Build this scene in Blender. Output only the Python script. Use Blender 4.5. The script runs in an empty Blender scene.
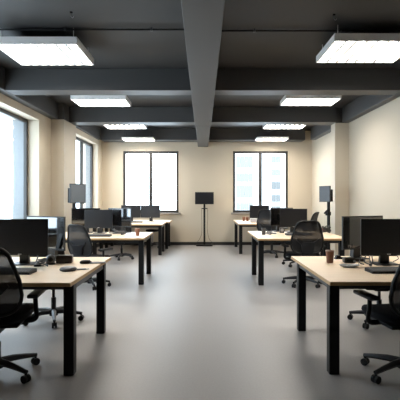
import bpy, bmesh, math, random
from mathutils import Matrix, Vector
random.seed(7)
SC = bpy.context.scene
COL = SC.collection
PI = math.pi

# ------------------------------------------------------------------ materials
def mat(name, color, rough=0.5, metal=0.0, spec=0.5, bump=0.0, bscale=200, vary=0.0, vscale=(20, 20, 20), sheen=0.0):
    m = bpy.data.materials.new(name); m.use_nodes = True
    nt = m.node_tree; p = nt.nodes['Principled BSDF']
    p.inputs['Base Color'].default_value = (*color, 1)
    p.inputs['Roughness'].default_value = rough
    p.inputs['Metallic'].default_value = metal
    p.inputs['Specular IOR Level'].default_value = spec
    if sheen:
        p.inputs['Sheen Weight'].default_value = sheen
    if vary or bump:
        tc = nt.nodes.new('ShaderNodeTexCoord')
    if vary:
        mp = nt.nodes.new('ShaderNodeMapping'); mp.inputs['Scale'].default_value = vscale
        nz = nt.nodes.new('ShaderNodeTexNoise'); nz.inputs['Scale'].default_value = 1.0; nz.inputs['Detail'].default_value = 4
        rp = nt.nodes.new('ShaderNodeValToRGB')
        rp.color_ramp.elements[0].position = 0.3; rp.color_ramp.elements[1].position = 0.7
        rp.color_ramp.elements[0].color = (*[c * (1 - vary) for c in color], 1)
        rp.color_ramp.elements[1].color = (*[min(1, c * (1 + vary)) for c in color], 1)
        nt.links.new(tc.outputs['Object'], mp.inputs[0]); nt.links.new(mp.outputs[0], nz.inputs['Vector'])
        nt.links.new(nz.outputs['Fac'], rp.inputs[0]); nt.links.new(rp.outputs[0], p.inputs['Base Color'])
    if bump:
        n2 = nt.nodes.new('ShaderNodeTexNoise'); n2.inputs['Scale'].default_value = bscale
        bp = nt.nodes.new('ShaderNodeBump'); bp.inputs['Strength'].default_value = bump; bp.inputs['Distance'].default_value = 0.002
        nt.links.new(tc.outputs['Object'], n2.inputs['Vector']); nt.links.new(n2.outputs['Fac'], bp.inputs['Height'])
        nt.links.new(bp.outputs[0], p.inputs['Normal'])
    return m

def emit_mat(name, color, strength):
    m = bpy.data.materials.new(name); m.use_nodes = True
    nt = m.node_tree; nt.nodes.clear()
    o = nt.nodes.new('ShaderNodeOutputMaterial'); e = nt.nodes.new('ShaderNodeEmission')
    e.inputs[0].default_value = (*color, 1); e.inputs[1].default_value = strength
    nt.links.new(e.outputs[0], o.inputs[0])
    return m

def glass_mat(name):
    m = bpy.data.materials.new(name); m.use_nodes = True
    nt = m.node_tree; nt.nodes.clear()
    o = nt.nodes.new('ShaderNodeOutputMaterial'); t = nt.nodes.new('ShaderNodeBsdfTransparent')
    g = nt.nodes.new('ShaderNodeBsdfGlossy'); g.inputs['Roughness'].default_value = 0.02
    lw = nt.nodes.new('ShaderNodeLayerWeight'); lw.inputs[0].default_value = 0.5
    pw = nt.nodes.new('ShaderNodeMath'); pw.operation = 'POWER'; pw.inputs[1].default_value = 5.0
    f = nt.nodes.new('ShaderNodeMath'); f.operation = 'MULTIPLY_ADD'; f.inputs[1].default_value = 0.6; f.inputs[2].default_value = 0.02
    nt.links.new(lw.outputs['Facing'], pw.inputs[0]); nt.links.new(pw.outputs[0], f.inputs[0])
    x = nt.nodes.new('ShaderNodeMixShader')
    t.inputs[0].default_value = (0.96, 0.98, 0.98, 1)
    nt.links.new(f.outputs[0], x.inputs[0]); nt.links.new(t.outputs[0], x.inputs[1]); nt.links.new(g.outputs[0], x.inputs[2])
    nt.links.new(x.outputs[0], o.inputs[0])
    return m

def mesh_mat(name, color, open_):
    m = bpy.data.materials.new(name); m.use_nodes = True
    nt = m.node_tree; p = nt.nodes['Principled BSDF']; o = nt.nodes['Material Output']
    p.inputs['Base Color'].default_value = (*color, 1); p.inputs['Roughness'].default_value = 0.7
    t = nt.nodes.new('ShaderNodeBsdfTransparent'); x = nt.nodes.new('ShaderNodeMixShader')
    x.inputs[0].default_value = open_
    nt.links.new(p.outputs[0], x.inputs[1]); nt.links.new(t.outputs[0], x.inputs[2]); nt.links.new(x.outputs[0], o.inputs[0])
    return m

M = {
 'wall': mat('cream_paint', (0.515, 0.455, 0.362), 0.6, spec=0.3, bump=0.03, bscale=60),
 'floor': mat('grey_carpet', (0.262, 0.249, 0.243), 0.48, spec=1.0, bump=0.12, bscale=350, vary=0.06, vscale=(60, 60, 60)),
 'ceil': mat('charcoal_ceiling_paint', (0.037, 0.036, 0.0355), 0.6, spec=0.3),
 'beam': mat('bounce_lit_beam_paint', (0.058, 0.057, 0.057), 0.5, spec=0.4),  # same paint as the ceiling, lightened for light bounced off the floor
 'base': mat('black_skirting', (0.012, 0.011, 0.011), 0.5),
 'frame': mat('anthracite_window_frame', (0.028, 0.026, 0.025), 0.45),
 'sill': mat('grey_sill', (0.20, 0.19, 0.18), 0.4),
 'skytint': mat('outer_reveal', (0.17, 0.185, 0.20), 0.8),  # blue of the sky light is put into this colour
 'glass': glass_mat('window_glass'),
 'wood': mat('pale_maple', (0.95, 0.745, 0.54), 0.36, spec=0.6, vary=0.05, vscale=(3, 60, 60)),
 'edge': mat('maple_edge', (0.50, 0.31, 0.14), 0.5, vary=0.12, vscale=(6, 80, 200)),
 'steel': mat('black_steel', (0.006, 0.006, 0.007), 0.45, spec=0.25),
 'rail': mat('graphite_steel', (0.022, 0.023, 0.026), 0.4),
 'plastic': mat('black_plastic', (0.006, 0.006, 0.007), 0.45, spec=0.25),
 'darkplastic': mat('charcoal_plastic', (0.011, 0.012, 0.015), 0.4, spec=0.35),
 'fabric': mat('black_seat_fabric', (0.006, 0.006, 0.008), 0.85, spec=0.2, bump=0.2, bscale=500),
 'mesh': mesh_mat('black_chair_mesh', (0.006, 0.006, 0.008), 0.055),
 'chrome': mat('brushed_metal', (0.35, 0.35, 0.37), 0.3, metal=1.0),
 'screen': mat('black_screen', (0.012, 0.0125, 0.015), 0.28, spec=0.45),
 'gloss': mat('glossy_screen', (0.006, 0.006, 0.007), 0.05, spec=0.5),
 'tvgrey': mat('grey_screen', (0.11, 0.135, 0.165), 0.3, spec=0.6),  # base colour raised to stand in for the reflection on the left stand screen
 'bezel': mat('monitor_housing', (0.010, 0.010, 0.011), 0.4),
 'badge': mat('silver_badge', (0.55, 0.55, 0.57), 0.4),
 'key': mat('keyboard_keys', (0.075, 0.075, 0.08), 0.5),
 'cable': mat('cable_rubber', (0.025, 0.024, 0.025), 0.5),
 'greycable': mat('grey_cable', (0.18, 0.175, 0.175), 0.5),
 'brown': mat('brown_paper_cup', (0.21, 0.085, 0.048), 0.6, vary=0.1),
 'lid': mat('cup_rim', (0.33, 0.20, 0.14), 0.5),
 'coffee': mat('coffee', (0.03, 0.015, 0.008), 0.1),
 'darkbrown': mat('dark_brown_case', (0.035, 0.020, 0.013), 0.45, vary=0.2),
 'greyobj': mat('grey_shell', (0.28, 0.28, 0.285), 0.35),
 'darkgrey': mat('dark_grey_shell', (0.06, 0.06, 0.063), 0.4),
 'paper': mat('lilac_grey_paper', (0.52, 0.51, 0.54), 0.7),
 'housing': mat('lamp_housing', (0.82, 0.81, 0.80), 0.45),
 'louvre': mat('lamp_louvre', (0.3, 0.3, 0.3), 0.6),
 'diffuser': emit_mat('lamp_diffuser', (1.0, 0.93, 0.83), 25),
 'facade': mat('white_facade', (0.62, 0.63, 0.64), 0.8),
 'facadeglass': mat('pale_blue_glazing', (0.105, 0.105, 0.102), 0.9, spec=0.1),
 'facadepale': mat('faint_blue_glazing', (0.15, 0.149, 0.145), 0.9, spec=0.1),
 'tvdark': mat('dark_grey_screen', (0.045, 0.052, 0.062), 0.3, spec=0.4),
 'red': mat('dark_red_mug', (0.07, 0.018, 0.014), 0.35),
 'pave': mat('street', (0.5, 0.5, 0.5), 0.9),
}

M['floor'].node_tree.nodes['Principled BSDF'].inputs['IOR'].default_value = 1.6
M['gloss'].node_tree.nodes['Principled BSDF'].inputs['IOR'].default_value = 2.3
# ------------------------------------------------------------------ mesh helpers
def B(): return bmesh.new()
def merge(bm, t):
    me = bpy.data.meshes.new('tmp'); t.to_mesh(me); t.free(); bm.from_mesh(me); bpy.data.meshes.remove(me)
def box(bm, x0, x1, y0, y1, z0, z1, bev=0.0, seg=2, mtx=None):
    t = B()
    bmesh.ops.create_cube(t, size=1.0)
    for v in t.verts:
        v.co = Vector(((x0 + x1) / 2 + v.co.x * (x1 - x0), (y0 + y1) / 2 + v.co.y * (y1 - y0), (z0 + z1) / 2 + v.co.z * (z1 - z0)))
    if bev: bmesh.ops.bevel(t, geom=list(t.edges), offset=bev, segments=seg, affect='EDGES', profile=0.5)
    if mtx is not None: bmesh.ops.transform(t, matrix=mtx, verts=t.verts)
    merge(bm, t); return bm
def cyl(bm, p0, p1, r0, r1=None, seg=16):
    if r1 is None: r1 = r0
    p0, p1 = Vector(p0), Vector(p1); d = p1 - p0
    t = B()
    bmesh.ops.create_cone(t, cap_ends=True, segments=seg, radius1=r0, radius2=r1, depth=d.length)
    q = Vector((0, 0, 1)).rotation_difference(d.normalized()).to_matrix().to_4x4()
    bmesh.ops.transform(t, matrix=Matrix.Translation((p0 + p1) / 2) @ q, verts=t.verts)
    merge(bm, t); return bm
def smooth_path(pts, n=6, closed=False):
    P = [Vector(p) for p in pts]; out = []; N = len(P)
    rng = range(N) if closed else range(N - 1)
    for i in rng:
        if closed: a, b, c, d = P[(i - 1) % N], P[i], P[(i + 1) % N], P[(i + 2) % N]
        else: a, b, c, d = P[max(i - 1, 0)], P[i], P[i + 1], P[min(i + 2, N - 1)]
        for k in range(n):
            t = k / n
            out.append(0.5 * ((2 * b) + (c - a) * t + (2 * a - 5 * b + 4 * c - d) * t * t + (3 * b - a - 3 * c + d) * t ** 3))
    if not closed: out.append(P[-1])
    return out
def tube(bm, pts, r, seg=8, closed=False, flat=1.0):
    P = [Vector(p) for p in pts]; N = len(P); rings = []
    up = Vector((0, 0, 1)); prev = None
    for i, p in enumerate(P):
        if closed: tg = P[(i + 1) % N] - P[(i - 1) % N]
        else: tg = P[min(i + 1, N - 1)] - P[max(i - 1, 0)]
        tg.normalize()
        if prev is None:
            a = tg.cross(up)
            if a.length < 1e-3: a = tg.cross(Vector((0, 1, 0)))
        else:
            a = prev - tg * prev.dot(tg)
        a.normalize(); prev = a; b = tg.cross(a)
        rr = r[i] if isinstance(r, (list, tuple)) else r
        rings.append([bm.verts.new(p + (a * math.cos(2 * PI * k / seg) * rr * flat + b * math.sin(2 * PI * k / seg) * rr)) for k in range(seg)])
    for i in range(N if closed else N - 1):
        A, C = rings[i], rings[(i + 1) % N]
        for k in range(seg):
            bm.faces.new((A[k], A[(k + 1) % seg], C[(k + 1) % seg], C[k]))
    if not closed:
        bm.faces.new(rings[0][::-1]); bm.faces.new(rings[-1])
    return bm
def lathe(bm, prof, c=(0, 0, 0), seg=24):
    rings = []
    for r, z in prof:
        if r < 1e-5: rings.append([bm.verts.new((c[0], c[1], c[2] + z))])
        else: rings.append([bm.verts.new((c[0] + r * math.cos(2 * PI * k / seg), c[1] + r * math.sin(2 * PI * k / seg), c[2] + z)) for k in range(seg)])
    for A, C in zip(rings, rings[1:]):
        for k in range(seg):
            if len(A) == 1 and len(C) == 1: continue
            if len(A) == 1: bm.faces.new((A[0], C[(k + 1) % seg], C[k]))
            elif len(C) == 1: bm.faces.new((A[k], A[(k + 1) % seg], C[0]))
            else: bm.faces.new((A[k], A[(k + 1) % seg], C[(k + 1) % seg], C[k]))
    return bm
def loft(bm, loops, cap=True):
    R = [[bm.verts.new(p) for p in L] for L in loops]; n = len(R[0])
    for A, C in zip(R, R[1:]):
        for k in range(n): bm.faces.new((A[k], A[(k + 1) % n], C[(k + 1) % n], C[k]))
    if cap: bm.faces.new(R[0][::-1]); bm.faces.new(R[-1])
    return bm
def obj(name, bm, m, parent=None, smooth=True, label=None):
    bmesh.ops.recalc_face_normals(bm, faces=bm.faces)
    me = bpy.data.meshes.new(name); bm.to_mesh(me); bm.free()
    if smooth:
        me.shade_smooth(); me.set_sharp_from_angle(angle=math.radians(38))
    me.materials.append(M[m])
    o = bpy.data.objects.new(name, me); COL.objects.link(o)
    if parent: o.parent = parent
    if label: o['label'] = label
    return o
def tag(o, label, cat, group=None, kind=None):
    o['label'] = label; o['category'] = cat
    if group: o['group'] = group
    elif 'group' in o: del o['group']
    if kind: o['kind'] = kind
    return o
def thing(name, label, cat, loc=(0, 0, 0), rz=0.0, group=None, kind=None):
    o = bpy.data.objects.new(name, None); o.empty_display_size = 0.1; COL.objects.link(o)
    o.location = loc; o.rotation_euler = (0, 0, rz)
    return tag(o, label, cat, group, kind)
def kids(o): return [c for c in COL.objects if c.parent == o]
def dup(root, loc, rz, label, group=None, name=None):
    def cp(o, par):
        c = o.copy(); COL.objects.link(c); c.parent = par
        for ch in kids(o): cp(ch, c)
        return c
    src = kids(root)
    r = root.copy(); COL.objects.link(r); r.location = loc; r.rotation_euler = (0, 0, rz); r['label'] = label
    if group: r['group'] = group
    for ch in src: cp(ch, r)
    return r
def struct(name, bm, m, label, cat):
    return tag(obj(name, bm, m, smooth=False), label, cat, kind='structure')

# ------------------------------------------------------------------ room
D = 12.83; ZC = 3.33; ZB = 3.0; Y0 = -2.2
XL1, XL2, XR = -3.15, -2.95, 3.17
SILL, HEAD = 0.87, 2.87
W1 = (3.3, 8.45); W2 = (10.15, 12.34)

struct('floor', box(B(), -3.68, 3.5, Y0 - .3, D + .3, -0.12, 0.0), 'floor', 'smooth grey carpet floor of the open office', 'floor')
struct('ceiling', box(B(), -3.68, 3.5, Y0 - .3, D + .3, ZC, ZC + .15), 'ceil', 'dark charcoal painted ceiling slab above the beams', 'ceiling')

b = B()
box(b, -3.68, XL1, Y0, W1[0], 0, ZC); box(b, -3.68, XL1, W1[1], 9.12, 0, ZC)
box(b, -3.68, XL1, W1[0], W1[1], 0, SILL); box(b, -3.68, XL1, W1[0], W1[1], HEAD, ZC)
box(b, -3.27, XL2, 9.98, W2[0], 0, ZC); box(b, -3.27, XL2, W2[1], D, 0, ZC)
box(b, -3.27, XL2, W2[0], W2[1], 0, SILL); box(b, -3.27, XL2, W2[0], W2[1], HEAD, ZC)
struct('wall_left', b, 'wall', 'cream wall along the side with two deep set windows', 'wall')
struct('wall_right', box(B(), XR, XR + .3, Y0, D, 0, ZC), 'wall', 'plain cream wall without any window', 'wall')
struct('wall_front', box(B(), -3.7, XR + .3, Y0 - .3, Y0, 0, ZC), 'ceil', 'unseen wall behind the viewer closing the office, made dark to dim the foreground', 'wall')  # out of view; dark colour chosen to cut bounce light in the foreground
BW = [(-2.33, -0.714), (0.8745, 2.478)]; BZ = (0.947, 2.74)
b = B()
xs = [-3.6, BW[0][0], BW[0][1], BW[1][0], BW[1][1], XR + .3]
for i in (0, 2, 4): box(b, xs[i], xs[i + 1], D, D + .3, 0, ZC)
for (x0, x1) in BW:
    box(b, x0, x1, D, D + .3, 0, BZ[0]); box(b, x0, x1, D, D + .3, BZ[1], ZC)
struct('wall_back', b, 'wall', 'cream end wall holding two tall windows and the wheeled screen', 'wall')
struct('column', box(B(), -3.68, -2.88, 9.12, 9.98, 0, ZB), 'wall', 'square cream pillar between the two side windows', 'column')
struct('column', box(B(), 2.87, XR, 9.56, 9.86, 0, ZB), 'wall', 'shallow cream pillar on the windowless wall', 'column')

b = box(B(), XL2, XR, D - .018, D, 0, .09); struct('baseboard_back', b, 'base', 'black skirting board at the foot of the end wall', 'baseboard')
b = box(B(), XL1, XL1 + .015, Y0, 9.12, 0, .09); box(b, XL2, XL2 + .015, 9.98, D - .018, 0, .09)
struct('baseboard_left', b, 'base', 'black skirting board under the side windows', 'baseboard')
b = box(B(), XR - .015, XR, Y0, 9.56, 0, .09); box(b, XR - .015, XR, 9.86, D - .018, 0, .09)
struct('baseboard_right', b, 'base', 'black skirting board along the windowless wall', 'baseboard')

# beams
struct('ceiling_beam', box(B(), -0.167, 0.167, Y0, 9.09, 2.857, ZC, .004, 1), 'beam', 'broad grey beam running lengthwise down the middle of the ceiling', 'beam')
struct('ceiling_beam', box(B(), -0.150, 0.150, 9.10, D, 2.857, ZC, .004, 1), 'beam', 'short far section of the middle beam meeting the end wall', 'beam')
for (y0, y1, l) in ((6.66, 6.98, 'nearest dark cross beam behind the first pair of ceiling lamps'),
                    (9.46, 9.87, 'second dark cross beam resting between the two pillars'),
                    (12.36, D, 'last dark cross beam against the end wall')):
    b = B()
    for (x0, x1) in ((-3.0, -0.167), (0.167, 3.02)) if y0 < 9 else ((-2.88, -0.15), (0.15, 2.87)):
        box(b, x0, x1, y0, y1, ZB, ZC, .006, 1)
    struct('ceiling_beam', b, 'beam', l, 'beam')
b = box(B(), XL1, -3.0, Y0, 9.12, ZB, ZC, .006, 1); box(b, XL2, -2.88, 9.98, 12.36, ZB, ZC, .006, 1); box(b, -3.68, -2.88, 9.12, 9.98, ZB, ZC, .006, 1)
struct('ceiling_beam', b, 'beam', 'dark edge beam over the side windows', 'beam')
b = box(B(), 3.02, XR, Y0, 9.56, ZB, ZC, .006, 1); box(b, 3.02, XR, 9.86, 12.36, ZB, ZC, .006, 1); box(b, 2.87, XR, 9.56, 9.86, ZB, ZC, .006, 1)
struct('ceiling_beam', b, 'beam', 'dark edge beam along the top of the windowless wall', 'beam')

# windows ----------------------------------------------------------
def ring(b, a0, a1, z0, z1, t, mk):
    mk(b, a0, a0 + t, z0, z1); mk(b, a1 - t, a1, z0, z1); mk(b, a0 + t, a1 - t, z0, z0 + t); mk(b, a0 + t, a1 - t, z1 - t, z1)
def window(n, label, a0, a1, z0, z1, axis, pos, mull, sill_pos, inward):
    """axis 'x': opening along x in a wall facing -y; axis 'y': along y in the left wall"""
    t = thing('window_%d' % n, label, 'window', kind='structure')
    def bx(b, c0, c1, zz0, zz1, d0=0.0, d1=0.06, bev=.004):
        if axis == 'x': box(b, c0, c1, pos + d0, pos + d1, zz0, zz1, bev, 1)
        else: box(b, pos - d1, pos - d0, c0, c1, zz0, zz1, bev, 1)
    f = B(); ring(f, a0, a1, z0, z1, .068, lambda b, *q: bx(b, *q)); obj('window_frame', f, 'frame', t)
    edges = [a0 + .05] + mull + [a1 - .05]
    for mx in mull:
        obj('mullion', (lambda b: (bx(b, mx - .048, mx + .048, z0 + .05, z1 - .05), b)[1])(B()), 'frame', t)
        hb = B(); bx(hb, mx - .014, mx + .014, z0 + .42, z0 + .50, -.012, 0.0, 0); bx(hb, mx - .010, mx + .010, z0 + .34, z0 + .46, -.03, -.012, .003)
        obj('window_handle', hb, 'plastic', t)
    for e0, e1 in zip(edges, edges[1:]):
        g0 = e0 + (.04 if e0 in mull else 0); g1 = e1 - (.04 if e1 in mull else 0)
        p = B(); bx(p, g0, g1, z0 + .05, z1 - .05, .028, .034, 0); obj('window_pane', p, 'glass', t, smooth=False)
    s = B()
    if axis == 'x': box(s, a0 - .06, a1 + .06, pos - .12, pos, z0 - .055, z0 - .0, .005, 1)
    else: box(s, pos, sill_pos + .04, a0 + .01, a1 - .01, z0 - .03, z0 + .005, .005, 1)
    obj('window_sill', s, 'sill', t)
    return t
window(1, 'wide near window in the side wall with a deep cream reveal', W1[0], W1[1], SILL, HEAD, 'y', -3.36, [5.0, 6.75], XL1, 1)
window(2, 'far side window behind the square pillar', W2[0], W2[1], SILL, HEAD, 'y', -3.09, [11.3], XL2, 1)
window(3, 'end wall window above the twin monitors, showing only white sky', *BW[0], *BZ, 'x', D + .02, [-1.528], D, 1)
window(4, 'end wall window with a pale office facade outside', *BW[1], *BZ, 'x', D + .02, [1.676], D, 1)
# outer stone reveal linings, added with the sky's blue light in their colour
struct('trim_1', box(B(), -3.64, -3.425, W1[1] - .02, W1[1] + .02, SILL, HEAD), 'skytint', 'outer jamb lining coloured as lit by the sky, seen through the near side window', 'trim')
struct('trim_2', box(B(), -3.29, -3.155, W2[1] - .02, W2[1] + .02, SILL, HEAD), 'skytint', 'outer jamb lining coloured as lit by the sky, seen through the far side window', 'trim')

# building outside
t = thing('exterior_office_building', 'pale blurred office facade with bluish glazing outside the end window', 'building', (0, 34, -8))
obj('facade', box(B(), -1, 13, 0, 6, 0, 24), 'facade', t, smooth=False)
def fwin(x0, x1, z0, z1, m='facadeglass'):
    o = obj('facade_window', box(B(), x0, x1, -.05, .05, z0 + 8, z1 + 8), m, t, smooth=False)
for (z0, z1) in ((.45, 1.0), (1.4, 2.35), (2.6, 3.3), (3.7, 4.6)):
    for k in range(4): fwin(2.55 + k * .33, 2.55 + k * .33 + .30, z0, z1, 'facadepale')
for (z0, z1) in ((.35, .75), (1.06, 1.62), (2.04, 2.62)):
    for k in range(2): fwin(5.28 + k * .36, 5.28 + k * .36 + .34, z0, z1)
for (z0, z1) in ((3.1, 3.6), (4.1, 4.6)):
    for k in range(2): fwin(5.28 + k * .36, 5.28 + k * .36 + .34, z0, z1, 'facadepale')

# ceiling lamps -----------------------------------------------------
def lamp(label, w, d, wire, sl=.008, wm='steel'):
    t = thing('ceiling_lamp', label, 'ceiling lamp', group='suspended office lamps')
    x0, x1, y0, y1 = -w / 2, w / 2, -d / 2, d / 2
    b = B(); k = .02; h = .085
    box(b, x0, x1, y0, y0 + k, 0, h); box(b, x0, x1, y1 - k, y1, 0, h)
    box(b, x0, x0 + k, y0 + k, y1 - k, 0, h); box(b, x1 - k, x1, y0 + k, y1 - k, 0, h); box(b, x0 + k, x1 - k, y0 + k, y1 - k, h - .012, h)
    obj('lamp_housing', b, 'housing', t, smooth=False)
    obj('diffuser', box(B(), x0 + k, x1 - k, y0 + k, y1 - k, .030, .040), 'diffuser', t, smooth=False)
    b = B(); n = 8
    for i in range(1, n):
        xx = x0 + k + (w - 2 * k) * i / n
        box(b, xx - sl, xx + sl, y0 + k, y1 - k, .004, .030)
    obj('louvre_slats', b, 'louvre', t, smooth=False)
    for sx in (-1, 1):
        for sy in (-1, 1):
            obj('suspension_wire', cyl(B(), (sx * (w / 2 - .06), sy * (d / 2 - .08), h), (sx * (w / 2 - .06), sy * (d / 2 - .08), h + wire), .0045, seg=6), wm, t)
    return t
LZ = 3.12
lamp('long white louvred lamp, nearest over the left desks', .96, .80, ZC - LZ - .085, .016, 'housing').location = (-1.915, 5.40, LZ)
lamp('long white louvred lamp, nearest over the right desks', 1.0, .80, ZC - LZ - .085, .016, 'housing').location = (1.965, 5.30, LZ)
l2 = lamp('bright flat lamp just behind the nearest cross beam, left of the middle beam', .98, .60, ZC - LZ - .085); l2.location = (-1.865, 8.12, LZ)
dup(l2, (1.95, 8.05, LZ), 0, 'bright flat lamp just behind the nearest cross beam, right of the middle beam')
dup(l2, (-1.91, 10.85, LZ), 0, 'flat lamp behind the second cross beam, left of the middle beam')
dup(l2, (2.0, 10.85, LZ), 0, 'flat lamp behind the second cross beam, right of the middle beam')
l4 = lamp('farthest flat lamp hanging before the end wall window, left of the middle beam', .85, .5, ZC - 2.955 - .085); l4.location = (-1.76, 12.06, 2.955)
l4.scale = (1, 1, .6)
dup(l4, (1.88, 12.06, 2.965), 0, 'farthest flat lamp hanging before the end wall window, right of the middle beam')

# conduits and hooks under the slab
def conduit(x0, x1, y, label):
    t = thing('cable_conduit', label, 'conduit')
    obj('pipe', cyl(B(), (x0, y, ZC - .022), (x1, y, ZC - .022), .011, seg=8), 'steel', t)
    for f in (.15, .5, .85):
        xx = x0 + (x1 - x0) * f
        obj('clip', box(B(), xx - .012, xx + .012, y - .018, y + .018, ZC - .04, ZC, .003, 1), 'rail', t)
conduit(-3.0, -.167, 5.06, 'thin dark conduit across the ceiling above the left lamp')
conduit(.167, 3.02, 5.10, 'thin dark conduit across the ceiling above the right lamp')
def hook(x, y, label):
    t = thing('ceiling_hook', label, 'hook', (x, y, ZC))
    obj('hook_plate', cyl(B(), (0, 0, -.012), (0, 0, 0), .016, seg=12), 'steel', t)
    obj('hook_stem', tube(B(), smooth_path([(0, 0, -.01), (0, 0, -.045), (.015, 0, -.06), (.028, 0, -.045)], 4), .004, 6), 'chrome', t)
hook(-1.39, 4.64, 'small hook in the slab before the left conduit')
hook(1.40, 4.70, 'small hook in the slab before the right conduit')

# ------------------------------------------------------------------ desks
ZT = 0.74; TT = 0.030
def desk(label, x0, x1, y0, y1, legs_in=(.02, .09), fy=.12, by=.18, lw=.08):
    """origin on the floor at the middle; legs_in = leg inset from the ends"""
    cx, cy = (x0 + x1) / 2, (y0 + y1) / 2
    t = thing('desk', label, 'desk', (cx, cy, 0), group='wooden office desks')
    hx, hy = (x1 - x0) / 2, (y1 - y0) / 2
    obj('desk_top', box(B(), -hx, hx, -hy, hy, ZT - TT + .004, ZT, .003, 1), 'wood', t, label='pale wood top')
    e = .002
    b = B(); ring2 = [(-hx - e, hx + e, -hy - e, -hy + .01), (-hx - e, hx + e, hy - .01, hy + e), (-hx - e, -hx + .01, -hy + .01, hy - .01), (hx - .01, hx + e, -hy + .01, hy - .01)]
    for q in ring2: box(b, *q, ZT - TT, ZT - .004)
    obj('edge_band', b, 'edge', t, smooth=False, label='darker wood edge')
    zt = ZT - TT
    ly0, ly1 = -hy + fy, hy - by
    ends = ((-hx + legs_in[0], -hx + legs_in[0] + lw), (hx - legs_in[1] - lw, hx - legs_in[1]))
    for (lx0, lx1) in ends:
        obj('leg', box(B(), lx0, lx1, ly0, ly0 + lw, 0, zt, .004, 1), 'steel', t)
        obj('leg', box(B(), lx0, lx1, ly1 - lw, ly1, 0, zt, .004, 1), 'steel', t)
        obj('side_rail', box(B(), lx0 + .01, lx1 - .01, ly0 + .01, ly1 - .01, zt - .055, zt, .003, 1) , 'rail', t)
    for yy in (ly0 + .02, ly1 - .06):
        obj('cross_rail', box(B(), ends[0][1], ends[1][0], yy, yy + .04, zt - .05, zt, .003, 1), 'rail', t)
    return t
# aisle-side end is the one nearest x=0: mirror the insets for left/right
desk('pale wood desk nearest on the left, phone and brown case on it', -2.75, -.985, 3.27, 4.70, (.06, .012), .12, .18)
desk('pale wood desk nearest on the right, paper cup near its corner', .958, 2.75, 3.31, 4.77, (.022, .06), .10, .17)
desk('middle left desk with a brown cup on its corner', -2.72, -.928, 6.90, 8.15, (.06, .012), .05, .15)
desk('middle right desk with a dark mug on its corner', .853, 2.28, 6.83, 8.40, (.02, .06), .06, .5)
desk('far left desk under the front of the twin monitors', -2.7, -.98, 10.50, 11.60, (.06, .01), .02, .3)
desk('far left desk set back against the end wall, reaching further into the aisle', -2.7, -.88, 11.61, 12.70, (.06, .06), .2, .1)
desk('far right desk below the end wall window, two brown mugs on it', .87, 2.6, 10.70, 12.66, (.015, .06), .06, .3)

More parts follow.
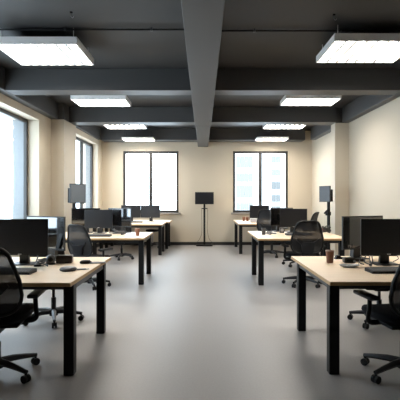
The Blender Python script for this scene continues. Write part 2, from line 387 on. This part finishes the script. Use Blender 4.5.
# ------------------------------------------------------------------ chairs
def chair_back_pt(u, v):
    z = .52 + .50 * v
    w = (.212 + .036 * math.sin(PI * min(1, v * 1.15 + .12))) * (1 - .13 * max(0, v - .4) / .6)
    y = -.225 - .02 * v - .085 * v * v + .045 * math.sin(PI * v * .8 + .2) * -0.5
    y += .045 * u * u - .02
    return Vector((u * w, y, z))
def back_outline(n=40, e=4.4):
    pts = []
    for k in range(n):
        a = 2 * PI * k / n
        c, s = math.cos(a), math.sin(a)
        u = math.copysign(abs(c) ** (2 / e), c); s2 = math.copysign(abs(s) ** (2 / e), s)
        pts.append((u, .5 + .5 * s2))
    return pts
def make_chair(label, group):
    t = thing('office_chair', label, 'office chair', group=group)
    # seat cushion: lofted rounded slab
    loops = []
    for (z, s, d) in ((.425, .86, 0), (.435, .95, 0), (.462, 1.0, 0), (.485, .985, 0), (.498, .93, 0), (.503, .80, 0)):
        L = []
        for k in range(36):
            a = 2 * PI * k / 36; c, sn = math.cos(a), math.sin(a)
            x = math.copysign(abs(c) ** .5, c) * .25 * s; y = math.copysign(abs(sn) ** .5, sn) * .245 * s + .045
            zz = z - (.03 * max(0, (y - .18) / .11) ** 2) + .012 * (x / .25) ** 2
            L.append((x, y, zz))
        loops.append(L)
    obj('seat', loft(B(), loops), 'fabric', t)
    obj('seat_shell', box(B(), -.20, .20, -.17, .24, .405, .43, .01, 2), 'plastic', t)
    # backrest frame + mesh + lumbar plate
    out = [chair_back_pt(u, v) for u, v in back_outline()]
    fr = obj('backrest_frame', tube(B(), out, .0155, 8, closed=True), 'plastic', t)
    g = B(); n = 14; V = [[None] * (n + 1) for _ in range(n + 1)]
    for i in range(n + 1):
        for j in range(n + 1):
            u, v = -1 + 2 * i / n, -1 + 2 * j / n
            # squircle mapping so that the net ends at the frame
            e = 4.4; m = max(abs(u), abs(v)); L = (abs(u) ** e + abs(v) ** e) ** (1 / e)
            f = m / L if L > 1e-6 else 1
            V[i][j] = g.verts.new(chair_back_pt(u * f, .5 + .5 * v * f))
    for i in range(n):
        for j in range(n): g.faces.new((V[i][j], V[i + 1][j], V[i + 1][j + 1], V[i][j + 1]))
    obj('back_mesh', g, 'mesh', fr)
    b = B(); L1, L2 = [], []
    plate = [(-.075, .40), (.075, .40), (.085, .56), (.10, .66), (.175, .735), (.165, .755), (.085, .70), (-.085, .70), (-.165, .755), (-.175, .735), (-.10, .66), (-.085, .56)]
    for (x, z) in plate:
        v = max(0, (z - .52) / .5); y = chair_back_pt(min(1, abs(x) / .22), v).y - .012
        if z < .52: y = -.255 + (.52 - z) * .9
        L1.append((x, y, z)); L2.append((x, y - .022, z))
    loft(b, [L1, L2]); obj('back_support', b, 'darkplastic', t)
    obj('tilt_mechanism', box(B(), -.075, .075, -.20, .10, .365, .41, .012, 2), 'plastic', t)
    obj('lever', cyl(B(), (.07, .02, .385), (.22, .04, .38), .006, seg=8), 'plastic', t)
    # armrests
    for s in (-1, 1):
        pts = smooth_path([(s * .17, .03, .412), (s * .255, .02, .415), (s * .292, .0, .45), (s * .292, -.02, .53), (s * .285, -.01, .612)], 6)
        a = obj('armrest', tube(B(), pts, .021, 10, flat=.75), 'plastic', t)
        obj('arm_pad', box(B(), s * .285 - .042, s * .285 + .042, -.10, .18, .605, .635, .012, 3), 'darkplastic', a)
    obj('gas_lift', cyl(cyl(B(), (0, 0, .08), (0, 0, .26), .027, seg=18), (0, 0, .25), (0, 0, .37), .016, seg=14), 'darkplastic', t)
    bs = obj('star_base', lathe(B(), [(0, .06), (.045, .06), (.052, .085), (.048, .12), (.03, .135), (0, .135)]), 'plastic', t)
    for k in range(5):
        a = 2 * PI * k / 5 + PI / 2 + .3; c, s = math.cos(a), math.sin(a)
        P = [Vector((c * r, s * r, z)) for r, z in ((.03, .105), (.12, .105), (.22, .093), (.315, .078))]
        obj('base_leg', tube(B(), P, [.030, .026, .021, .016], 8), 'darkplastic', bs)
        # twin-wheel caster
        px, py = c * .305, s * .305; ax = Vector((-s, c, 0))
        w = B()
        for q in (-1, 1):
            ctr = Vector((px, py, .029)) + ax * q * .015
            cyl(w, ctr - ax * .010, ctr + ax * .010, .029, seg=18)
        cyl(w, Vector((px, py, .029)) - ax * .02, Vector((px, py, .029)) + ax * .02, .010, seg=10)
        cyl(w, (px, py, .04), (px, py, .085), .010, seg=10)
        obj('caster', w, 'plastic', bs)
    return t
CG = 'black mesh office chairs'
ch = make_chair('black mesh swivel chair pushed in at the nearest left desk', CG)
R = math.radians
def star(r, deg):
    """turn the five-star base so that one leg points to the compass angle deg"""
    for c in kids(r):
        if c.name.startswith('star_base'): c.rotation_euler = (0, 0, R(deg) - (PI / 2 + .3) - r.rotation_euler[2])
    return r
def chair(x, y, rz, st, label): return star(dup(ch, (x, y, 0), rz, label), st)
chair(1.55, 3.40, .14, 136, 'black mesh swivel chair pushed in at the nearest right desk')
chair(-1.67, 4.92, R(225), 290, 'black swivel chair on the far side of the nearest left desk, mostly hidden under it')
chair(1.93, 4.82, PI - .1, 151, 'black swivel chair on the far side of the nearest right desk, mostly hidden under it')
r = chair(-1.74, 6.79, R(-28), 8, 'black mesh chair turned slightly, before the middle left desk'); r.scale = (.95, .95, .95)
chair(1.58, 6.95, R(2), 15, 'black mesh chair with see-through back before the middle right desk')
r = chair(-1.83, 9.9, R(5), -20, 'black swivel chair before the far left desk, seen below the middle desk'); r.scale = (.92, .92, .92)
r = chair(1.62, 10.36, R(-30), -80, 'black mesh chair turned aside before the far right desk'); r.scale = (1.07, 1.07, 1.07)
r = chair(1.95, 8.92, R(62), 10, 'black chair standing edge-on behind the middle right desk'); r.scale = (1.06, 1.06, 1.06)
ch.location = (-1.59, 3.40, 0); ch.rotation_euler = (0, 0, .12); star(ch, 46)
# backless stool
t = thing('swivel_stool', 'low black swivel stool tucked under the far left desk by the end wall', 'stool', (-1.40, 12.2, 0), .3)
obj('seat', lathe(B(), [(0, .44), (.15, .44), (.185, .455), (.19, .475), (.175, .495), (.1, .503), (0, .503)]), 'fabric', t)
obj('gas_lift', cyl(B(), (0, 0, .08), (0, 0, .44), .025, seg=16), 'chrome', t)
bs = obj('star_base', lathe(B(), [(0, .06), (.045, .06), (.05, .09), (.03, .13), (0, .13)]), 'darkgrey', t)
for k in range(5):
    a = 2 * PI * k / 5 + .2; c, s = math.cos(a), math.sin(a)
    obj('base_leg', tube(B(), [(c * .03, s * .03, .1), (c * .15, s * .15, .1), (c * .26, s * .26, .078)], [.027, .023, .016], 8), 'darkgrey', bs)
    obj('caster', cyl(cyl(B(), (c * .255 - s * .022, s * .255 + c * .022, .029), (c * .255 + s * .022, s * .255 - c * .022, .029), .029, seg=16), (c * .255, s * .255, .03), (c * .255, s * .255, .08), .01, seg=8), 'plastic', bs)

# ------------------------------------------------------------------ monitors
def make_monitor(label, w=.52, h=.335, scr='screen', badge=True, zc=1.008, name='monitor'):
    """origin at desk level under the stand; screen faces -y, .13 m before the stand"""
    t = thing(name, label, 'monitor', group='black desk monitors')
    zc -= ZT; x, z = w / 2, h / 2; bz = .011; yf = -.12
    fr = B()
    F = lambda sx, sz, y: [(-sx, y, zc - sz), (sx, y, zc - sz), (sx, y, zc + sz), (-sx, y, zc + sz)]
    loft(fr, [F(x - bz, z - bz, yf + .004), F(x - bz, z - bz, yf), F(x, z, yf), F(x, z, yf + .016), F(x - .03, z - .03, yf + .036), F(x - .08, z - .06, yf + .046)])
    obj('monitor_housing', fr, 'bezel', t, smooth=False)
    obj('screen', box(B(), -x + bz, x - bz, yf + .0015, yf + .006, zc - z + bz + .008, zc + z - bz), scr, t, smooth=False)
    if badge:
        b = B()
        for i in range(4): box(b, -.017 + i * .009, -.0105 + i * .009, yf - .001, yf + .004, zc - z + .004, zc - z + .013)
        obj('badge', b, 'badge', t, smooth=False)
    s = B()
    loft(s, [[(-.045, -.02, .008), (.045, -.02, .008), (.045, .02, .008), (-.045, .02, .008)],
             [(-.040, -.025, .12), (.040, -.025, .12), (.040, .01, .12), (-.040, .01, .12)],
             [(-.040, -.06, .27), (.040, -.06, .27), (.040, -.035, .27), (-.040, -.035, .27)]])
    box(s, -.05, .05, yf + .04, -.03, zc - .06, zc + .06, .006, 1)
    obj('stand', s, 'bezel', t)
    obj('monitor_base', box(B(), -.112, .112, -.10, .085, 0, .011, .005, 2), 'darkplastic', t)
    return t
mo = make_monitor('black monitor nearest on the left desk, facing the viewer')
mo.location = (-1.70, 4.20, ZT)
def mon(x, y, rz, label): return dup(mo, (x, y, ZT), rz, label)
mon(1.725, 4.20, 0, 'black monitor nearest on the right desk, facing the viewer')
mon(-1.845, 7.88, 0, 'black monitor at the front of the middle left desk').scale = (.95, .95, .97)
mon(1.645, 8.10, 0, 'black monitor at the front of the middle right desk, right of the mesh chair').scale = (.95, .95, 1)
mon(-1.935, 11.92, 0, 'dark twin monitor, left one of the pair below the end wall window')
mon(-1.405, 11.92, R(-4), 'dark twin monitor, right one of the pair below the end wall window')
mon(1.50, 11.80, 0, 'black monitor on the far right desk below the facade window')
mg = make_monitor('glossy monitor behind the nearest left monitor, its screen mirroring the window', .50, .335, 'gloss', False, 1.02)
mg.location = (-1.53, 4.50, ZT); mg.rotation_euler = (0, 0, R(-24))
def mong(x, y, rz, label): return dup(mg, (x, y, ZT), rz, label)
mong(1.585, 4.58, R(20), 'glossy monitor partly behind the nearest right monitor, mirroring the room')
mong(-1.44, 7.97, R(-26), 'glossy monitor beside the middle left monitor, turned to the window')
mong(1.42, 8.31, R(25), 'glossy monitor half hidden between the mesh chair and middle right monitor')
mong(-2.12, 8.02, R(8), 'grey looking monitor peeping out left of the middle left monitor')

# ------------------------------------------------------------------ keyboards
def make_keyboard(label, w=.44, d=.15):
    t = thing('keyboard', label, 'keyboard', group='black keyboards')
    b = B()
    P = [(-w / 2, -d / 2), (w / 2, -d / 2), (w / 2, d / 2), (-w / 2, d / 2)]
    loft(b, [[(x, y, 0.002) for x, y in P], [(x * 1.0, y, .014 if y < 0 else .028) for x, y in P], [(x * .985, y * .95, .018 if y < 0 else .032) for x, y in P]])
    obj('keyboard_body', b, 'plastic', t)
    b = B(); rows = 5; cols = 18
    tilt = Matrix.Translation((0, -d / 2, .018)) @ Matrix.Rotation(math.atan2(.014, d), 4, 'X')
    for r in range(rows):
        for c in range(cols):
            x0 = -w / 2 + .013 + c * (w - .026) / cols; y0 = .012 + r * (d - .024) / rows
            if r == 0 and 4 < c < 11:
                if c == 5: box(b, x0, x0 + 6 * (w - .026) / cols - .003, y0, y0 + .021, -.002, .006, .0015, 1, tilt)
                continue
            box(b, x0, x0 + (w - .026) / cols - .003, y0, y0 + .021, -.002, .006, .0015, 1, tilt)
    obj('keys', b, 'key', t, smooth=False)
    return t
kb = make_keyboard('black keyboard before the nearest left monitor')
kb.location = (-1.64, 3.69, ZT); kb.rotation_euler = (0, 0, R(-3))
dup(kb, (1.62, 3.74, ZT), R(4), 'black keyboard before the nearest right monitor')
dup(kb, (-1.73, 7.22, ZT), 0, 'dark keyboard before the middle left monitor')
dup(kb, (1.62, 7.45, ZT), 0, 'dark keyboard before the middle right monitor, seen through the mesh chair')
dup(kb, (-1.77, 11.3, ZT), 0, 'dark keyboard before the twin monitors')

# ------------------------------------------------------------------ cups
def make_cup(label, mtl='brown', s=1.0, handle=False, name='paper_cup', cat='cup', group=None):
    t = thing(name, label, cat, group=group)
    obj('cup_body', lathe(B(), [(0, 0), (.029 * s, 0), (.031 * s, .003), (.040 * s, .112 * s), (.037 * s, .112 * s), (.030 * s, .01), (0, .008)]), mtl, t)
    obj('rim', lathe(B(), [(.036 * s, .110 * s), (.0425 * s, .110 * s), (.0435 * s, .117 * s), (.041 * s, .122 * s), (.036 * s, .119 * s), (.036 * s, .110 * s)]), 'lid' if mtl == 'brown' else mtl, t)
    obj('drink', lathe(B(), [(0, .093 * s), (.0355 * s, .093 * s), (.0355 * s, .096 * s), (0, .096 * s)]), 'coffee', t)
    if handle:
        obj('handle', tube(B(), smooth_path([(.034 * s, 0, .09 * s), (.062 * s, 0, .085 * s), (.066 * s, 0, .055 * s), (.052 * s, 0, .028 * s), (.031 * s, 0, .028 * s)], 5), .006 * s, 8), mtl, t)
    return t
c1 = make_cup('brown paper cup on the nearest right desk by the glossy monitor'); c1.location = (1.235, 4.28, ZT)
dup(c1, (-1.095, 7.35, ZT), 0, 'brown paper cup on the corner of the middle left desk')
m1 = make_cup('dark grey mug on the corner of the middle right desk', 'darkgrey', .95, True, 'mug', 'mug'); m1.location = (1.04, 7.55, ZT)
m2 = make_cup('brown mug on the far right desk, closer to the aisle', 'brown', .95, True, 'mug', 'mug'); m2.location = (1.115, 12.05, ZT)
dup(m2, (1.21, 12.0, ZT), 0, 'brown mug on the far right desk, closer to the monitor')
m3 = make_cup('small dark red mug beside the cable heap on the middle right desk', 'red', .85, True, 'mug', 'mug'); m3.location = (2.08, 7.78, ZT)

# ------------------------------------------------------------------ desk clutter
def cable(pts, r, m, label, name='cable'):
    return tag(obj(name, tube(B(), [p + Vector((0, 0, .004)) for p in smooth_path(pts, 8)], r, 8), m), label, 'cable')
Z = ZT
# nearest left desk
t = thing('adapter_case', 'dark brown box-like case lying at the back of the nearest left desk', 'case', (-1.345, 4.28, Z), R(8))
obj('case_body', box(B(), -.075, .075, -.05, .05, 0, .075, .008, 2), 'darkbrown', t)
obj('case_lid_seam', box(B(), -.0765, .0765, -.0515, .0515, .05, .054), 'plastic', t, smooth=False)
t = thing('web_camera', 'grey rounded camera lying against the dark brown case', 'camera', (-1.455, 4.20, Z), R(20))
obj('camera_body', lathe(B(), [(0, 0), (.03, 0), (.04, .015), (.042, .05), (.035, .075), (.018, .088), (0, .09)]), 'darkgrey', t)
obj('camera_lens', cyl(cyl(B(), (0, -.035, .05), (0, -.05, .05), .022, seg=18), (0, -.05, .05), (0, -.056, .05), .016, seg=18), 'plastic', t)
obj('camera_foot', cyl(B(), (0, 0, 0), (0, 0, .008), .045, seg=20), 'plastic', t)
t = thing('speakerphone', 'round grey conference puck on the nearest left desk', 'phone', (-1.17, 3.82, Z), R(10))
obj('puck_body', lathe(B(), [(0, 0), (.062, 0), (.072, .008), (.074, .016), (.066, .026), (.05, .03), (.05, .028), (0, .028)]), 'darkgrey', t)
obj('speaker_grille', lathe(B(), [(0, .0285), (.047, .0285), (.047, .032), (.03, .035), (0, .036)]), 'greyobj', t)
t = thing('key_fob', 'small grey fob lying beside the round puck', 'key fob', (-1.065, 3.86, Z), R(20))
obj('fob_body', box(B(), -.04, .04, -.015, .015, 0, .012, .005, 2), 'greyobj', t)
obj('fob_ring', tube(B(), [(.05 + .015 * math.cos(a * PI / 8), .015 * math.sin(a * PI / 8), .004) for a in range(16)], .002, 6, closed=True), 'chrome', t)
t = thing('computer_mouse', 'black mouse near the far corner of the nearest left desk', 'mouse', (-1.125, 4.23, Z), R(-75))
L = []
for (z, s) in ((0, .9), (.008, 1), (.02, .93), (.03, .7), (.034, .35)):
    L.append([(.033 * s * math.cos(a * PI / 12), .058 * s * math.sin(a * PI / 12) - .006 * (z / .034), z) for a in range(24)])
obj('mouse_body', loft(B(), L), 'plastic', t)
obj('scroll_wheel', cyl(B(), (-.004, .03, .027), (.004, .03, .027), .008, seg=14), 'greyobj', t)
t = thing('mobile_phone', 'flat grey phone lying beside the black mouse', 'phone', (-1.02, 4.26, Z), R(-80))
obj('phone_body', box(B(), -.036, .036, -.075, .075, 0, .009, .004, 2), 'greyobj', t)
obj('phone_screen', box(B(), -.033, .033, -.07, .07, .0085, .0098), 'tvgrey', t, smooth=False)
cable([(-1.63, 4.33, Z + .10), (-1.615, 4.30, Z + .05), (-1.565, 4.12, Z + .008), (-1.525, 4.13, Z + .010), (-1.55, 4.32, Z + .02), (-1.565, 4.26, Z + .012), (-1.545, 4.10, Z + .03), (-1.46, 4.08, Z + .008), (-1.42, 4.02, Z + .007)], .007, 'cable', 'dark cable looping from the nearest left monitor stand')
cable([(-1.60, 4.36, Z + .010), (-1.56, 4.24, Z + .025), (-1.53, 4.33, Z + .03), (-1.525, 4.20, Z + .012), (-1.54, 4.09, Z + .012), (-1.565, 4.15, Z + .02), (-1.53, 4.25, Z + .04), (-1.50, 4.36, Z + .02)], .009, 'greycable', 'grey cable coil beside the nearest left monitor stand')
t = thing('cable_plug', 'small dark plug lying before the grey camera', 'plug', (-1.52, 4.05, Z), R(15))
obj('plug_body', box(B(), -.035, .03, -.014, .014, 0, .016, .005, 2), 'plastic', t)
obj('plug_tail', cyl(B(), (.03, 0, .008), (.055, 0, .007), .005, .003, seg=8), 'cable', t)
# nearest right desk
t = thing('charger_box', 'small dark brown box on the nearest right desk', 'box', (1.425, 4.30, Z), R(-3))
obj('box_body', box(B(), -.052, .052, -.045, .045, 0, .05, .006, 2), 'darkbrown', t)
obj('box_socket', box(B(), -.03, .03, -.047, -.044, .015, .035), 'plastic', t, smooth=False)
obj('box_knob', cyl(B(), (.04, -.01, .018), (.04, -.058, .018), .014, .012, seg=12), 'chrome', t)
t = thing('desk_device', 'little black object behind the dark brown charger box', 'device', (1.40, 4.55, Z))
obj('device_body', loft(B(), [[(-.04, -.03, 0), (.04, -.03, 0), (.04, .03, 0), (-.04, .03, 0)], [(-.02, -.02, .04), (.01, -.02, .04), (.01, .02, .04), (-.02, .02, .04)]]), 'plastic', t)
obj('device_tip', box(B(), .02, .06, -.012, .012, .0, .02, .005, 2), 'plastic', t)
t = thing('saucer', 'flat greyish brown oval dish on the nearest right desk', 'dish', (1.335, 4.02, Z))
o = obj('dish_body', lathe(B(), [(0, 0), (.055, 0), (.085, .014), (.09, .018), (.086, .019), (.055, .007), (0, .006)], seg=32), 'greyobj', t); o.scale = (1, .85, 1)
obj('spoon', tube(B(), smooth_path([(-.01, .0, .012), (.04, .01, .016), (.10, .02, .026)], 5), [.009] * 3 + [.004] * 8, 8), 'chrome', t)
cable([(1.72, 4.48, Z + .16), (1.60, 4.36, Z + .10), (1.515, 4.25, Z + .03), (1.49, 4.17, Z + .008), (1.505, 4.12, Z + .007)], .005, 'cable', 'black cable dropping from the glossy monitor behind the nearest right one')
cable([(1.655, 4.30, Z + .12), (1.64, 4.27, Z + .07), (1.59, 4.14, Z + .008), (1.55, 4.22, Z + .012), (1.60, 4.32, Z + .06), (1.64, 4.34, Z + .07), (1.585, 4.18, Z + .04), (1.56, 4.07, Z + .008), (1.53, 4.05, Z + .008)], .006, 'cable', 'black cable looped at the foot of the nearest right monitor')
t = thing('power_adapter', 'flat brown adapter beside the nearest right monitor stand', 'adapter', (1.545, 4.375, Z), R(-4))
obj('adapter_body', box(B(), -.06, .06, -.03, .03, 0, .028, .007, 2), 'darkbrown', t)
obj('adapter_cord', tube(B(), smooth_path([(-.06, 0, .014), (-.09, .0, .01), (-.11, .03, .006)], 5), .004, 6), 'cable', t)
cable([(1.78, 4.25, Z + .13), (1.83, 4.22, Z + .10), (1.865, 4.2, Z + .05), (1.86, 4.3, Z + .006)], .004, 'cable', 'thin cable curving right of the nearest right monitor stand')
# middle left desk
cable([(-1.62, 7.8, Z + .08), (-1.50, 7.7, Z + .02), (-1.40, 7.62, Z + .02), (-1.47, 7.5, Z + .03), (-1.55, 7.6, Z + .02), (-1.42, 7.7, Z + .05), (-1.32, 7.58, Z + .03), (-1.38, 7.45, Z + .012)], .012, 'cable', 'dark cable heap right of the middle left monitor')
cable([(-1.64, 7.7, Z + .02), (-1.55, 7.52, Z + .03), (-1.45, 7.58, Z + .05), (-1.36, 7.66, Z + .03), (-1.44, 7.78, Z + .02), (-1.53, 7.72, Z + .06), (-1.56, 7.70, Z + .09)], .010, 'greycable', 'grey cable rising from the heap on the middle left desk')
# middle right desk
cable([(1.10, 7.62, Z + .02), (1.15, 7.5, Z + .012), (1.19, 7.62, Z + .04), (1.13, 7.72, Z + .03), (1.20, 7.75, Z + .012), (1.27, 7.65, Z + .01)], .011, 'greycable', 'grey cable beside the dark mug on the middle right desk')
t = thing('desk_speaker', 'small grey speaker below the middle right monitor', 'speaker', (1.42, 7.93, Z))
obj('speaker_body', box(B(), -.04, .04, -.04, .04, 0, .10, .010, 2), 'darkgrey', t)
obj('speaker_cone', cyl(B(), (0, -.04, .055), (0, -.043, .055), .028, seg=18), 'greyobj', t)
b = B()
for k in range(7):
    random.seed(20 + k); pts = []
    for i in range(8):
        a = i * 1.1 + k * .9
        pts.append((2.215 + math.cos(a) * (.05 + .03 * random.random()), 7.9 + math.sin(a) * .06, Z + .018 + random.random() * (.12 - .01 * k)))
    tube(b, smooth_path(pts, 6), .011, 7)
tag(obj('cable_heap', b, 'cable'), 'heap of black cables at the end of the middle right desk', 'cables')
# far desks
t = thing('paper_stack', 'pale lilac grey stack of papers before the far right monitor', 'papers', (1.345, 11.45, Z))
for k in range(4):
    obj('sheet', box(B(), -.11, .11, -.15, .15, k * .024, k * .024 + .022, .002, 1, Matrix.Rotation(.05 * ((k * 7) % 3 - 1), 4, 'Z')), 'paper', t, smooth=False)

# ------------------------------------------------------------------ screens on stands
def display(name, label, loc, rz, w, h, zc, m, depth=.05, base=(.47, .24), pole_y=.06):
    t = thing(name, label, 'screen on stand', loc, rz)
    F = lambda sx, sz, y: [(-sx, y, zc - sz), (sx, y, zc - sz), (sx, y, zc + sz), (-sx, y, zc + sz)]
    x, z = w / 2, h / 2
    b = loft(B(), [F(x - .014, z - .014, .004), F(x - .014, z - .014, 0), F(x, z, 0), F(x, z, depth * .5), F(x - .03, z - .03, depth)])
    obj('screen_housing', b, 'bezel', t, smooth=False)
    obj('screen', box(B(), -x + .014, x - .014, .0015, .006, zc - z + .014, zc + z - .014), m, t, smooth=False)
    obj('wall_box', box(B(), -w * .43, w * .43, depth - .005, depth + .05, zc - h * .48, zc + h * .28, .006, 1), 'plastic', t)
    obj('pole', box(B(), -.028, .028, depth + .03, depth + .08, .04, zc, .006, 1), 'steel', t)
    obj('stand_base', box(B(), -base[0] / 2, base[0] / 2, depth + .055 - base[1] / 2, depth + .055 + base[1] / 2, 0, .045, .01, 2), 'steel', t)
    return t
t = display('display_stand', 'black screen on a tall black stand between the end wall windows', (.04, 12.50, 0), 0, .53, .345, 1.365, 'screen')
obj('shelf_bracket', box(B(), -.085, .085, -.03, .12, 1.06, 1.085, .006, 1), 'steel', t)
cable([(.13, 12.50, 1.07), (.135, 12.5, .8), (.12, 12.5, .50), (.17, 12.5, .22), (.27, 12.5, .09), (.32, 12.5, .012)], .005, 'cable', 'thin cable hanging on the right of the middle screen stand')
cable([(-.04, 12.50, 1.05), (-.03, 12.52, .6), (-.04, 12.5, .35), (-.10, 12.5, .2), (-.20, 12.5, .07), (-.24, 12.5, .012)], .005, 'cable', 'thin cable hanging on the left of the middle screen stand')
t = display('display_stand', 'screen with a grey reflection put into its colour, on a stand by the square pillar', (-2.50, 8.82, 0), R(66), .46, .385, 1.46, 'tvgrey', base=(.30, .24))
obj('arm_joint', cyl(B(), (0, .07, 1.16), (0, .12, 1.16), .03, seg=14), 'plastic', t)
t = display('display_stand', 'grey screen on a stand by the shallow pillar of the windowless wall', (2.55, 9.24, 0), R(-69), .36, .335, 1.455, 'tvdark', base=(.30, .24))
obj('swivel_arm', tube(B(), smooth_path([(0, .10, 1.13), (-.02, .06, 1.09), (-.05, .03, 1.04)], 5), .016, 8), 'plastic', t)
obj('arm_clamp', box(B(), -.045, .045, .05, .14, 1.0, 1.08, .01, 2), 'plastic', t)

# ------------------------------------------------------------------ world, camera
w = bpy.data.worlds.new('World'); SC.world = w; w.use_nodes = True
bg = w.node_tree.nodes['Background']; bg.inputs[0].default_value = (0.72, 0.86, 1.0, 1); bg.inputs[1].default_value = 5.6

cam = bpy.data.cameras.new('camera'); co = bpy.data.objects.new('camera', cam); COL.objects.link(co)
co.location = (0, 0, 1.37); co.rotation_euler = (PI / 2, 0, 0)
cam.sensor_width = 36; cam.lens = 440 / 400 * 36
cam.shift_x = -3 / 400; cam.shift_y = -2 / 400
cam.clip_start = .05; cam.clip_end = 200
SC.camera = co
SC.view_settings.view_transform = 'Standard'; SC.view_settings.look = 'None'
SC.view_settings.exposure = 0.68; SC.view_settings.gamma = 1.0; SC.view_settings.use_curve_mapping = False
SC.cycles.max_bounces = 10; SC.cycles.diffuse_bounces = 6; SC.cycles.transparent_max_bounces = 12
SC.cycles.use_denoising = True
SC.cycles.sample_clamp_indirect = 8
